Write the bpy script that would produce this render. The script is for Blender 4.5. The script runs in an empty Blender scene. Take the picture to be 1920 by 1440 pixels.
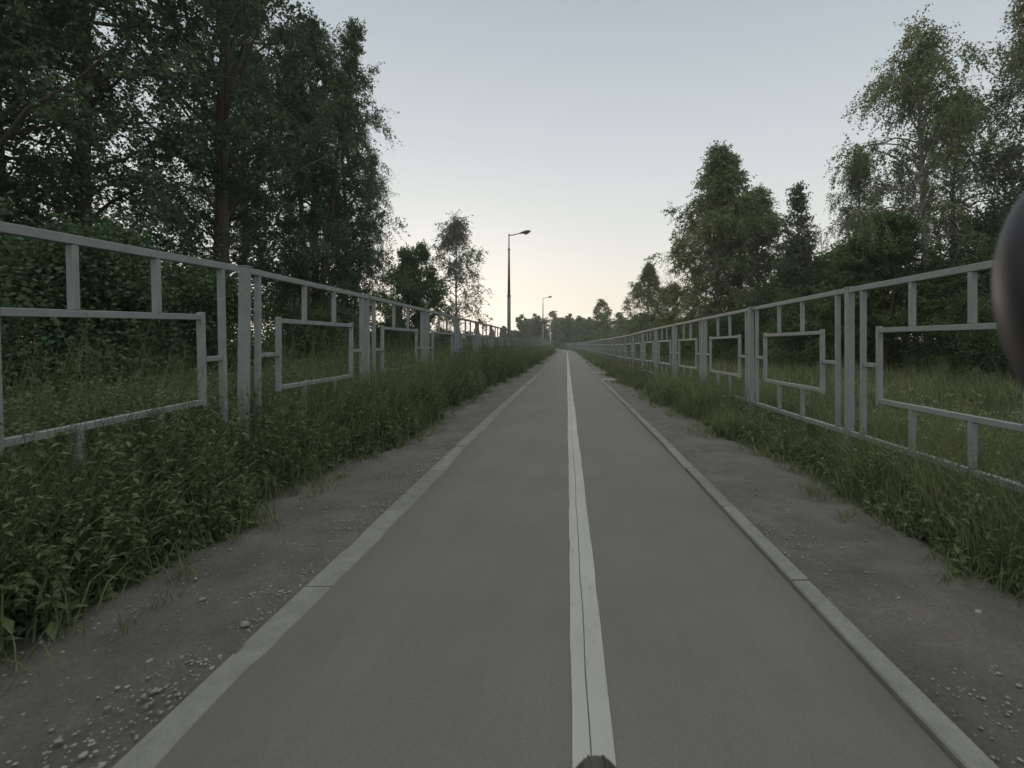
import bpy, math
import numpy as np

S = bpy.context.scene
C = S.collection
R = math.radians

# ------------------------------------------------------------------ camera
cam_d = bpy.data.cameras.new('camera')
cam = bpy.data.objects.new('camera', cam_d)
C.objects.link(cam)
S.camera = cam
cam_d.sensor_width = 36.0
cam_d.lens = 17.62
cam_d.shift_x = -0.0536
cam_d.shift_y = -0.0417
cam_d.clip_start = 0.02
cam_d.clip_end = 3000
cam_d.dof.use_dof = True
cam_d.dof.focus_distance = 7.0
cam_d.dof.aperture_fstop = 5.0
cam.location = (0, 0, 1.1)
cam.rotation_euler = (R(90), 0, 0)

# ------------------------------------------------------------------ world
SUN_EL, SUN_AZ = R(2.5), R(-14)          # sun just above the horizon, ahead and a little left
w = bpy.data.worlds.new("World")
S.world = w
w.use_nodes = True
nt = w.node_tree
bg = nt.nodes['Background']
sky = nt.nodes.new('ShaderNodeTexSky')
sky.sky_type = 'NISHITA'
sky.sun_disc = False
sky.sun_elevation = SUN_EL
sky.sun_rotation = SUN_AZ
sky.altitude = 0
sky.air_density = 1.0
sky.dust_density = 0.6
sky.ozone_density = 2.0
# soft dusk: the Nishita sky compressed and mixed with a dusk gradient over elevation, zenith boosted
hs = nt.nodes.new('ShaderNodeHueSaturation')
hs.inputs['Saturation'].default_value = 0.45
gm = nt.nodes.new('ShaderNodeGamma')
gm.inputs['Gamma'].default_value = 0.45
nt.links.new(sky.outputs[0], hs.inputs['Color'])
nt.links.new(hs.outputs[0], gm.inputs['Color'])
tcw = nt.nodes.new('ShaderNodeTexCoord'); sxw = nt.nodes.new('ShaderNodeSeparateXYZ')
nt.links.new(tcw.outputs['Generated'], sxw.inputs[0])
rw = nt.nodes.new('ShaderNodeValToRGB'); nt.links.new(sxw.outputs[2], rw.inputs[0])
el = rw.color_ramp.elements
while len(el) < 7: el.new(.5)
for e, (p, c) in zip(el, [(0.0, (1.2, .98, .82)), (.06, (1.22, 1.06, .88)), (.16, (1.05, 1.03, .93)), (.32, (.80, .865, .875)), (.58, (.47, .565, .635)), (.72, (.84, .87, .85)), (1.0, (1.9, 1.84, 1.68))]):  # last two stops: unseen overhead sky brightened beyond dusk to light ground and foliage
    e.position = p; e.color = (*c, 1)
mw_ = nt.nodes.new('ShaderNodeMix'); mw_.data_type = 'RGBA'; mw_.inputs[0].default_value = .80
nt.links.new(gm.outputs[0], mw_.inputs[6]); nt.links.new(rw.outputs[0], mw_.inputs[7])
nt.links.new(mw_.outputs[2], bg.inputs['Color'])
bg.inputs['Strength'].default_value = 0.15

# ------------------------------------------------------------------ sun
sd = bpy.data.lights.new('sun', 'SUN')
sd.energy = 0.25
sd.angle = R(12)
sd.color = (1.0, 0.86, 0.68)
sun = bpy.data.objects.new('sun', sd)
C.objects.link(sun)
sun.rotation_euler = (R(90 - 4), 0, -SUN_AZ + math.pi)

S.view_settings.view_transform = 'Standard'
S.view_settings.look = 'None'
S.view_settings.exposure = 2.35
S.view_settings.gamma = 1
S.cycles.max_bounces = 6
S.cycles.transparent_max_bounces = 8
S.cycles.volume_bounces = 1

# ------------------------------------------------------------------ helpers
def tag(o, label=None, cat=None, group=None, kind=None):
    if label: o['label'] = label
    if cat: o['category'] = cat
    if group: o['group'] = group
    if kind: o['kind'] = kind
    return o

def link(o, parent=None):
    C.objects.link(o)
    if parent is not None: o.parent = parent
    return o

def empty(name, loc=(0, 0, 0), rz=0.0, sc=1.0):
    o = bpy.data.objects.new(name, None)
    o.location = loc; o.rotation_euler = (0, 0, rz)
    o.scale = (sc, sc, sc) if np.isscalar(sc) else sc
    o.empty_display_size = 0.1
    return link(o)

def mesh_np(name, V, F4=None, F3=None, mat=None, smooth=False):
    """mesh from numpy arrays of vertices, quads and triangles"""
    me = bpy.data.meshes.new(name)
    V = np.asarray(V, dtype=np.float32).reshape(-1, 3)
    F4 = np.zeros((0, 4), int) if F4 is None else np.asarray(F4).reshape(-1, 4)
    F3 = np.zeros((0, 3), int) if F3 is None else np.asarray(F3).reshape(-1, 3)
    me.vertices.add(len(V)); me.vertices.foreach_set('co', V.ravel())
    li = np.concatenate([F4.ravel(), F3.ravel()]).astype(np.int32)
    me.loops.add(len(li)); me.loops.foreach_set('vertex_index', li)
    n4, n3 = len(F4), len(F3)
    me.polygons.add(n4 + n3)
    st = np.concatenate([np.arange(n4) * 4, n4 * 4 + np.arange(n3) * 3]).astype(np.int32)
    me.polygons.foreach_set('loop_start', st)
    me.polygons.foreach_set('use_smooth', np.full(n4 + n3, bool(smooth)))
    me.update(calc_edges=True)
    if mat: me.materials.append(mat)
    return me

class MB:
    """collects boxes, tubes and lathes into one mesh"""
    def __init__(s): s.V = []; s.F4 = []; s.F3 = []; s.n = 0
    def add(s, V, F4=(), F3=()):
        V = np.asarray(V, float).reshape(-1, 3)
        if len(F4): s.F4.append(np.asarray(F4).reshape(-1, 4) + s.n)
        if len(F3): s.F3.append(np.asarray(F3).reshape(-1, 3) + s.n)
        s.V.append(V); s.n += len(V)
    def box(s, x0, x1, y0, y1, z0, z1, b=0.0):
        """box with chamfered vertical / long edges when b > 0"""
        if b <= 0:
            v = [(x, y, z) for z in (z0, z1) for y in (y0, y1) for x in (x0, x1)]
            s.add(v, [(0, 2, 3, 1), (4, 5, 7, 6), (0, 1, 5, 4), (2, 6, 7, 3), (0, 4, 6, 2), (1, 3, 7, 5)])
            return
        pts = []
        for (z, i) in ((z0, b), (z0 + b, 0), (z1 - b, 0), (z1, b)):
            a0, a1, c0, c1 = x0 + i, x1 - i, y0 + i, y1 - i
            pts += [(a0 + b, c0, z), (a1 - b, c0, z), (a1, c0 + b, z), (a1, c1 - b, z),
                    (a1 - b, c1, z), (a0 + b, c1, z), (a0, c1 - b, z), (a0, c0 + b, z)]
        f = []
        for r in range(3):
            for k in range(8):
                a, c = r * 8 + k, r * 8 + (k + 1) % 8
                f.append((a, c, c + 8, a + 8))
        f += [(7, 6, 1, 0), (6, 5, 2, 1), (5, 4, 3, 2)]
        f += [(24, 25, 30, 31), (25, 26, 29, 30), (26, 27, 28, 29)]
        s.add(pts, f)
    def tube(s, pts, rad, n=8, caps=True):
        P = np.asarray(pts, float)[None]; r = np.asarray(rad, float)
        if r.ndim == 0: r = np.full(P.shape[1], float(r))
        V, F = tubes(P, r[None], n)
        f3 = []
        if caps:
            c0 = len(V); K = P.shape[1]
            V = np.vstack([V, P[0, 0], P[0, -1]])
            for k in range(n):
                f3.append((c0, (k + 1) % n, k)); b = (K - 1) * n
                f3.append((c0 + 1, b + k, b + (k + 1) % n))
        s.add(V, F, f3)
    def build(s, name, mat, parent=None, smooth=False):
        me = mesh_np(name, np.vstack(s.V), np.vstack(s.F4) if s.F4 else None,
                     np.vstack(s.F3) if s.F3 else None, mat, smooth)
        return link(bpy.data.objects.new(name, me), parent)

def tubes(P, Rd, n):
    """P (N,K,3) polylines, Rd (N,K) radii -> verts, quads"""
    N, K, _ = P.shape
    T = np.gradient(P, axis=1)
    T /= np.linalg.norm(T, axis=2, keepdims=True) + 1e-9
    up = np.where(np.abs(T[:, :1, 2:3]) > 0.9, np.array([1.0, 0, 0]), np.array([0, 0, 1.0]))
    A = np.cross(T, np.broadcast_to(up, T.shape)); A /= np.linalg.norm(A, axis=2, keepdims=True) + 1e-9
    B = np.cross(T, A)
    a = np.arange(n) * 2 * math.pi / n
    V = P[:, :, None] + Rd[:, :, None, None] * (A[:, :, None] * np.cos(a)[None, None, :, None] + B[:, :, None] * np.sin(a)[None, None, :, None])
    i = np.arange(N)[:, None, None] * K * n; k = np.arange(K - 1)[None, :, None] * n; j = np.arange(n)[None, None, :]
    j2 = (j + 1) % n
    F = np.stack([i + k + j, i + k + j2, i + k + n + j2, i + k + n + j], -1).reshape(-1, 4)
    return V.reshape(-1, 3), F

# the lie of the land: the path falls gently, then bends left
ZK = np.array([[-60, 0], [5, 0], [8, -.02], [12, -.06], [20, -.19], [32, -.29], [61, -.45], [130, -.82], [220, -1.0], [600, -1.2]], float)
def gz(y): return np.interp(y, ZK[:, 0], ZK[:, 1])
def cx(y):
    y = np.asarray(y, float)
    a = np.clip(y - 66, 0, 90)
    return -.00085 * a ** 2 - np.clip(y - 156, 0, None) * .153
def noise2(x, y, seed=0):
    """cheap smooth value noise, numpy"""
    xi = np.floor(x); yi = np.floor(y); fx = x - xi; fy = y - yi
    fx = fx * fx * (3 - 2 * fx); fy = fy * fy * (3 - 2 * fy)
    def h(a, b):
        v = np.sin(a * 127.1 + b * 311.7 + seed * 74.7) * 43758.5453
        return v - np.floor(v)
    return (h(xi, yi) * (1 - fx) + h(xi + 1, yi) * fx) * (1 - fy) + (h(xi, yi + 1) * (1 - fx) + h(xi + 1, yi + 1) * fx) * fy
def ground_z(x, y):
    lx = x - cx(y)
    z = gz(y) + .03 * (noise2(x * .8, y * .8, 3) - .5) * np.clip(np.abs(lx) - 1.2, 0, 1)
    z = z - np.clip(lx - 1.9, 0, .6) * .2 + np.where(lx < -3.0, -np.clip(-lx - 3.0, 0, 6) * .05, 0) + np.where(lx < 0, .05 * np.clip(-lx - 1.5, 0, 1), 0)
    return z
def at(x, y, dz=0.0):
    X = x + float(cx(y)); return (X, y, float(ground_z(X, y)) + dz)

# ------------------------------------------------------------------ materials
def mat_new(name):
    m = bpy.data.materials.new(name); m.use_nodes = True
    return m, m.node_tree, m.node_tree.nodes['Principled BSDF']
def ramp(nt, src, stops):
    r = nt.nodes.new('ShaderNodeValToRGB')
    el = r.color_ramp.elements
    while len(el) < len(stops): el.new(0.5)
    for e, (p, c) in zip(el, stops):
        e.position = p; e.color = (*c, 1) if len(c) == 3 else c
    nt.links.new(src, r.inputs[0]); return r.outputs[0]
def noise(nt, scale, detail=6, rough=.6, vec=None, sc=None):
    n = nt.nodes.new('ShaderNodeTexNoise'); n.inputs['Scale'].default_value = scale
    n.inputs['Detail'].default_value = detail; n.inputs['Roughness'].default_value = rough
    if vec is None:
        t = nt.nodes.new('ShaderNodeTexCoord'); vec = t.outputs['Object']
    if sc:
        mp = nt.nodes.new('ShaderNodeMapping'); mp.inputs['Scale'].default_value = sc
        nt.links.new(vec, mp.inputs[0]); vec = mp.outputs[0]
    nt.links.new(vec, n.inputs['Vector']); return n.outputs['Fac']
def mix(nt, fac, a, b, mode='MIX'):
    m = nt.nodes.new('ShaderNodeMix'); m.data_type = 'RGBA'; m.blend_type = mode
    for k, v in ((0, fac), (6, a), (7, b)):
        if isinstance(v, (int, float)): m.inputs[k].default_value = v
        elif isinstance(v, tuple): m.inputs[k].default_value = (*v, 1)
        else: nt.links.new(v, m.inputs[k])
    return m.outputs[2]
def bump(nt, bsdf, src, strength=.3, dist=.01):
    b = nt.nodes.new('ShaderNodeBump'); b.inputs['Strength'].default_value = strength; b.inputs['Distance'].default_value = dist
    nt.links.new(src, b.inputs['Height']); nt.links.new(b.outputs[0], bsdf.inputs['Normal'])
def math_n(nt, op, a, b=0.0):
    m = nt.nodes.new('ShaderNodeMath'); m.operation = op
    for k, v in ((0, a), (1, b)):
        if isinstance(v, (int, float)): m.inputs[k].default_value = v
        else: nt.links.new(v, m.inputs[k])
    return m.outputs[0]

def mat_asphalt():
    m, nt, b = mat_new('asphalt')
    fine = noise(nt, 260, 3, .7)
    big = noise(nt, 1.1, 5, .6)
    col = ramp(nt, fine, [(.25, (.108, .108, .098)), (.75, (.183, .182, .166))])
    col = mix(nt, 1.0, col, ramp(nt, big, [(.3, (.89, .895, .90)), (.7, (1.07, 1.065, 1.05))]), 'MULTIPLY')
    # brown dirt carried onto both edges of the asphalt
    tc = nt.nodes.new('ShaderNodeTexCoord'); sx = nt.nodes.new('ShaderNodeSeparateXYZ'); nt.links.new(tc.outputs['Object'], sx.inputs[0])
    ax = math_n(nt, 'ABSOLUTE', sx.outputs[0])
    edge = math_n(nt, 'SUBTRACT', ax, .74)
    edge = math_n(nt, 'MULTIPLY', edge, 3.4)
    dn = noise(nt, 5.0, 7, .7, None, (1, .35, 1))
    e2 = math_n(nt, 'ADD', edge, math_n(nt, 'MULTIPLY', math_n(nt, 'SUBTRACT', dn, .62), 2.2))
    e3 = nt.nodes.new('ShaderNodeClamp'); nt.links.new(e2, e3.inputs[0])
    col = mix(nt, math_n(nt, 'MULTIPLY', e3.outputs[0], .7), col, (.115, .102, .084))
    # faint tar streaks and wheel tracks
    tr = noise(nt, 3.0, 5, .6, None, (3, .12, 1))
    col = mix(nt, 1.0, col, ramp(nt, tr, [(.35, (.97, .97, .97)), (.65, (1.02, 1.02, 1.02))]), 'MULTIPLY')
    nt.links.new(col, b.inputs['Base Color']); b.inputs['Roughness'].default_value = .85
    b.inputs['Specular IOR Level'].default_value = .3
    bump(nt, b, fine, .5, .003)
    return m
def mat_paint():
    m, nt, b = mat_new('road_paint')
    n = noise(nt, 26, 8, .75, None, (1, .25, 1)); f = noise(nt, 300, 3, .7); g = noise(nt, 3, 5, .6, None, (1, .4, 1))
    mask = ramp(nt, n, [(.56, (0, 0, 0)), (.74, (1, 1, 1))])
    base = mix(nt, 1.0, (.39, .40, .37), ramp(nt, g, [(.3, (.82, .82, .8)), (.7, (1.05, 1.05, 1.04))]), 'MULTIPLY')
    base = mix(nt, 1.0, base, ramp(nt, f, [(.2, (.85, .85, .85)), (.8, (1.05, 1.05, 1.05))]), 'MULTIPLY')
    col = mix(nt, mask, base, (.19, .195, .18))
    nt.links.new(col, b.inputs['Base Color']); b.inputs['Roughness'].default_value = .7
    bump(nt, b, f, .3, .002)
    return m
def mat_concrete(name='kerb_concrete', c0=(.15, .154, .142), c1=(.225, .23, .213)):
    m, nt, b = mat_new(name)
    n = noise(nt, 9, 8, .7); f = noise(nt, 180, 3, .7)
    col = ramp(nt, n, [(.3, c0), (.68, c1)])
    col = mix(nt, 1.0, col, ramp(nt, f, [(.25, (.8, .8, .8)), (.75, (1.1, 1.1, 1.1))]), 'MULTIPLY')
    geo = nt.nodes.new('ShaderNodeNewGeometry')
    col = mix(nt, 1.0, col, ramp(nt, geo.outputs['Random Per Island'], [(0, (.84, .84, .83)), (1, (1.08, 1.08, 1.07))]), 'MULTIPLY')
    nt.links.new(col, b.inputs['Base Color']); b.inputs['Roughness'].default_value = .9
    bump(nt, b, f, .5, .003)
    return m
def mat_dirt():
    m, nt, b = mat_new('dirt')
    n = noise(nt, 2.3, 8, .65); f = noise(nt, 70, 6, .75); v = nt.nodes.new('ShaderNodeTexVoronoi'); v.inputs['Scale'].default_value = 55
    t = nt.nodes.new('ShaderNodeTexCoord'); nt.links.new(t.outputs['Object'], v.inputs['Vector'])
    col = ramp(nt, n, [(.32, (.088, .085, .077)), (.5, (.122, .117, .106)), (.7, (.165, .158, .142))])
    col = mix(nt, 1.0, col, ramp(nt, f, [(.25, (.6, .6, .6)), (.75, (1.3, 1.28, 1.24))]), 'MULTIPLY')
    sp = ramp(nt, v.outputs['Distance'], [(.0, (1, 1, 1)), (.2, (0, 0, 0))])
    sm = math_n(nt, 'MULTIPLY', sp, math_n(nt, 'GREATER_THAN', noise(nt, 14, 3, .6), .56))
    col = mix(nt, math_n(nt, 'MULTIPLY', sm, .5), col, (.3, .29, .27))
    nt.links.new(col, b.inputs['Base Color']); b.inputs['Roughness'].default_value = .95
    bump(nt, b, f, .9, .012)
    return m
def mat_soil():
    m, nt, b = mat_new('soil')
    n = noise(nt, 1.3, 8, .7); f = noise(nt, 40, 6, .75)
    col = ramp(nt, n, [(.35, (.028, .038, .018)), (.6, (.05, .06, .028)), (.75, (.07, .065, .04))])
    col = mix(nt, 1.0, col, ramp(nt, f, [(.25, (.5, .5, .5)), (.75, (1.4, 1.4, 1.3))]), 'MULTIPLY')
    nt.links.new(col, b.inputs['Base Color']); b.inputs['Roughness'].default_value = 1
    bump(nt, b, f, .8, .03)
    return m
def mat_fence():
    m, nt, b = mat_new('grey_fence_paint')
    n = noise(nt, 5, 7, .7); f = noise(nt, 60, 5, .7); g = noise(nt, 11, 8, .8)
    col = ramp(nt, n, [(.3, (.195, .218, .22)), (.7, (.27, .295, .292))])
    col = mix(nt, ramp(nt, f, [(.6, (0, 0, 0)), (.78, (.45, .45, .45))]), col, (.16, .155, .14))
    col = mix(nt, ramp(nt, g, [(.66, (0, 0, 0)), (.72, (.85, .85, .85))]), col, (.1, .062, .04))
    nt.links.new(col, b.inputs['Base Color']); b.inputs['Roughness'].default_value = .78
    b.inputs['Specular IOR Level'].default_value = .3
    bump(nt, b, f, .2, .002)
    return m
def leaf_mat(name, c0, c1, c2, transl=.35, rough=.6, nscale=.5):
    m = bpy.data.materials.new(name); m.use_nodes = True; nt = m.node_tree
    b = nt.nodes['Principled BSDF']; out = nt.nodes['Material Output']
    geo = nt.nodes.new('ShaderNodeNewGeometry')
    tc = nt.nodes.new('ShaderNodeTexCoord')
    n = noise(nt, nscale, 3, .6, tc.outputs['Object'])
    a = math_n(nt, 'ADD', math_n(nt, 'MULTIPLY', geo.outputs['Random Per Island'], .55), math_n(nt, 'MULTIPLY', n, .6))
    a = math_n(nt, 'SUBTRACT', a, .08)
    col = ramp(nt, a, [(.1, c0), (.5, c1), (.9, c2)])
    nt.links.new(col, b.inputs['Base Color']); b.inputs['Roughness'].default_value = rough
    b.inputs['Specular IOR Level'].default_value = .35
    tr = nt.nodes.new('ShaderNodeBsdfTranslucent'); nt.links.new(col, tr.inputs['Color'])
    mx = nt.nodes.new('ShaderNodeMixShader'); mx.inputs[0].default_value = transl
    nt.links.new(b.outputs[0], mx.inputs[1]); nt.links.new(tr.outputs[0], mx.inputs[2])
    nt.links.new(mx.outputs[0], out.inputs['Surface'])
    return m
def mat_birch():
    m, nt, b = mat_new('birch_bark')
    n = noise(nt, 5, 6, .7, None, (1, 1, 5)); n2 = noise(nt, 1.2, 4, .6)
    tc = nt.nodes.new('ShaderNodeTexCoord'); sx = nt.nodes.new('ShaderNodeSeparateXYZ'); nt.links.new(tc.outputs['Object'], sx.inputs[0])
    col = ramp(nt, n, [(.40, (.035, .03, .026)), (.5, (.3, .28, .25)), (.65, (.48, .46, .42))])
    col = mix(nt, ramp(nt, n2, [(.45, (0, 0, 0)), (.75, (.7, .7, .7))]), col, (.1, .085, .07))
    nt.links.new(col, b.inputs['Base Color']); b.inputs['Roughness'].default_value = .85
    bump(nt, b, n, .5, .02)
    return m
def mat_bark():
    m, nt, b = mat_new('dark_bark')
    n = noise(nt, 8, 8, .75, None, (1, 1, .2))
    col = ramp(nt, n, [(.3, (.03, .026, .02)), (.7, (.1, .085, .065))])
    nt.links.new(col, b.inputs['Base Color']); b.inputs['Roughness'].default_value = .95
    bump(nt, b, n, .8, .03)
    return m
def plain(name, c, rough=.5, metal=0.0, nsc=20, var=.25):
    m, nt, b = mat_new(name)
    n = noise(nt, nsc, 5, .6)
    col = ramp(nt, n, [(.25, tuple(x * (1 - var) for x in c)), (.75, tuple(min(1, x * (1 + var)) for x in c))])
    nt.links.new(col, b.inputs['Base Color']); b.inputs['Roughness'].default_value = rough; b.inputs['Metallic'].default_value = metal
    bump(nt, b, n, .1, .002)
    return m

M = dict(
    asphalt=mat_asphalt(), paint=mat_paint(), kerb=mat_concrete(), dirt=mat_dirt(), soil=mat_soil(), fence=mat_fence(),
    birch=mat_birch(), bark=mat_bark(),
    leaf_dark=leaf_mat('dark_leaves', (.036, .082, .036), (.072, .132, .056), (.13, .2, .088)),
    leaf_birch=leaf_mat('birch_leaves', (.09, .13, .05), (.155, .2, .082), (.26, .28, .12), .4),
    leaf_green=leaf_mat('green_leaves', (.055, .11, .036), (.095, .17, .058), (.155, .22, .085), .4),
    leaf_grey=leaf_mat('grey_green_leaves', (.09, .12, .07), (.145, .175, .1), (.22, .235, .14), .35),
    leaf_far=leaf_mat('far_leaves', (.08, .125, .045), (.155, .2, .08), (.28, .3, .14), .4, .7, .35),
    needle=leaf_mat('dark_needles', (.04, .065, .038), (.06, .09, .05), (.09, .115, .065), .1),
    grass=leaf_mat('grass_blades', (.07, .11, .046), (.145, .185, .082), (.3, .3, .165), .35, .6, 1.5),
    weed=leaf_mat('weed_leaves', (.062, .108, .048), (.12, .175, .075), (.22, .26, .125), .35, .55, .8),
    straw=leaf_mat('dry_grass', (.11, .10, .05), (.17, .15, .08), (.24, .2, .11), .3, .7, .9),
    petal=leaf_mat('pale_petals', (.42, .44, .33), (.5, .52, .4), (.6, .6, .45), .4, .7, 3),
    pole=plain('pole_paint', (.22, .195, .178), .7, 0, 4), pole_pale=plain('pale_pole_paint', (.5, .51, .48), .5, .1, 4),
    lamp=plain('lamp_housing', (.13, .135, .135), .6, 0, 10), glass=plain('lamp_glass', (.3, .3, .28), .15, 0, 10, .1),
    rubber=plain('black_rubber', (.018, .018, .019), .55, 0, 60), hood=plain('grey_rubber', (.022, .021, .027), .5, 0, 40),
    metal=plain('brushed_metal', (.35, .35, .36), .35, .9, 30), stone=plain('pale_stone', (.24, .24, .225), .95, 0, 9, .5),
)

# ------------------------------------------------------------------ ground, path, kerbs, line
def sheet(name, ys, offs, dz, mat, zfun=None):
    """strip following the path; offs = list of lateral offsets (numbers or functions of y)"""
    ys = np.asarray(ys, float)
    V = []
    for o in offs:
        ox = o(ys) if callable(o) else np.full_like(ys, o)
        X = cx(ys) + ox
        Z = (gz(ys) if zfun is None else zfun(X, ys)) + dz
        V.append(np.stack([X, ys, Z], -1))
    V = np.stack(V, 1); n = len(ys); k = len(offs)
    i = np.arange(n - 1)[:, None] * k + np.arange(k - 1)[None]
    F = np.stack([i, i + 1, i + k + 1, i + k], -1).reshape(-1, 4)
    me = mesh_np(name, V.reshape(-1, 3), F, None, mat, True)
    return tag(link(bpy.data.objects.new(name, me)), kind='structure')

gy = np.unique(np.concatenate([np.linspace(-60, -4, 15), np.arange(-4, 30, .4), np.arange(30, 100, 2), np.arange(100, 260, 6), np.linspace(260, 900, 14)]))
gx = np.unique(np.concatenate([-np.geomspace(4, 600, 26), np.arange(-4, 4, .35), np.geomspace(4, 600, 26)]))
GX, GY = np.meshgrid(gx, gy)
GXc = GX + cx(GY)
GZ = ground_z(GXc, GY) - .03
k = len(gx); i = np.arange(len(gy) - 1)[:, None] * k + np.arange(k - 1)[None]
me = mesh_np('ground', np.stack([GXc, GY, GZ], -1).reshape(-1, 3), np.stack([i, i + 1, i + k + 1, i + k], -1).reshape(-1, 4), None, M['soil'], True)
tag(link(bpy.data.objects.new('ground', me)), kind='structure')

ys_path = np.unique(np.concatenate([np.arange(-6, 25, .06), np.arange(25, 100, .5), np.arange(100, 240, 2)]))
lk_edge = lambda y: -1.035 + .028 * (noise2(y * 1.9, y * 0 + 4, 2) - .5) + .014 * (noise2(y * 9, y * 0 + 1, 5) - .5) - .045 * np.clip(noise2(y * .8, y * 0 + 9, 7) - .62, 0, 1)
rk_edge = lambda y: 1.002 + 0 * y
offs = [lk_edge] + list(np.linspace(-.95, .95, 9)) + [rk_edge]
sheet('cycle_path', ys_path, offs, .010, M['asphalt'])

def shoulder(name, xs, dzf):
    ys = np.unique(np.concatenate([np.arange(-3, 14, .035), np.arange(14, 60, .3), np.arange(60, 220, 2)]))
    X = cx(ys)[:, None] + xs[None]; Y = np.repeat(ys[:, None], len(xs), 1)
    Z = gz(Y) + .0 + .03 * (noise2(X * 3, Y * 2.2, 11) - .62) + .018 * (noise2(X * 13, Y * 13, 12) - .6) + .008 * (noise2(X * 34, Y * 34, 13) - .5) + dzf(np.abs(xs))[None]
    n, k = X.shape; i = np.arange(n - 1)[:, None] * k + np.arange(k - 1)[None]
    me = mesh_np(name, np.stack([X, Y, Z], -1).reshape(-1, 3), np.stack([i, i + 1, i + k + 1, i + k], -1).reshape(-1, 4), None, M['dirt'], True)
    return tag(link(bpy.data.objects.new(name, me)), kind='structure')
shoulder('dirt_shoulder', np.linspace(-3.2, -1.16, 60), lambda a: .018 * (a - 1.2))
shoulder('dirt_shoulder', np.linspace(1.075, 3.0, 56), lambda a: .004 * (a - 1.1) - np.clip(a - 1.9, 0, .6) * .2)

def kerb(name, x0, x1, top, seed, y0=-3, y1=190):
    mb = MB(); rs = np.random.default_rng(seed)
    y = y0 + .24
    while y < y1:
        a, b = y + .004, y + 1.0 - .004
        j = rs.normal(0, .0025, 4)
        z0, z1 = gz(a), gz(b); c0, c1 = float(cx(a)), float(cx(b)); ch = .006
        p = []
        for (yy, zz, cc, jj, jt) in ((a, z0, c0, j[0], j[1]), (b, z1, c1, j[2], j[3])):
            t = top + jt * .8
            p += [(cc + x0 + jj, yy, zz - .12), (cc + x0 + jj, yy, zz + t - ch), (cc + x0 + jj + ch, yy, zz + t),
                  (cc + x1 + jj - ch, yy, zz + t), (cc + x1 + jj, yy, zz + t - ch), (cc + x1 + jj, yy, zz - .12)]
        f = [(q, q + 1, q + 7, q + 6) for q in range(5)]
        f = [(a_, d_, c_, b_) for a_, b_, c_, d_ in f] + [(0, 1, 4, 5), (1, 2, 3, 4), (6, 11, 10, 7), (7, 10, 9, 8)]
        mb.add(p, f)
        y += 1.0
    return tag(mb.build(name, M['kerb']), kind='structure')
kerb('kerb', -1.175, -1.0, .0055, 1)
kerb('kerb', 1.004, 1.086, .034, 2)

yl = np.unique(np.concatenate([np.arange(-4, 14, .03), np.arange(14, 100, .4), np.arange(100, 200, 2)]))
ln = lambda y: .069 + .01 * (noise2(y * .5, y * 0, 21) - .5)
l0 = lambda y: ln(y) - .058 + .006 * (noise2(y * 6, y * 0 + 3, 22) - .5)
g0 = lambda y: ln(y) - .009 + .008 * (noise2(y * 3, y * 0 + 5, 24) - .5) - .0016 * (1 + .8 * noise2(y * 11, y * 0, 30))
g1 = lambda y: ln(y) - .009 + .008 * (noise2(y * 3, y * 0 + 5, 24) - .5) + .0014
l1 = lambda y: ln(y) + .058 + .006 * (noise2(y * 5, y * 0 + 6, 23) - .5)
V = np.vstack([np.stack([cx(yl) + f(yl), yl, gz(yl) + .014], -1) for f in (l0, g0, g1, l1)])
n = len(yl); i = np.arange(n - 1)
F = np.vstack([np.stack([i + a * n, i + (a + 1) * n, i + 1 + (a + 1) * n, i + 1 + a * n], -1) for a in (0, 2)])
tag(link(bpy.data.objects.new('centre_line', mesh_np('centre_line', V, F, None, M['paint']))), kind='structure')

# two thin concrete strips across the right shoulder
for k_, (y, x1, lab) in enumerate([(15.7, 1.72, 'pale concrete strip across the right dirt shoulder, nearer of the two'),
                                    (20.4, 1.66, 'pale concrete strip across the right dirt shoulder, farther of the two')]):
    mb = MB(); mb.box(1.09, x1, -.05, .05, -.05, .045, .008)
    o = mb.build('edging_strip', plain('pale_concrete', (.5, .5, .47), .9) if k_ == 0 else o.data.materials[0])
    o.location = (0, y, gz(y)); tag(o, lab, 'edging', 'concrete strips across the shoulder')

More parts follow.
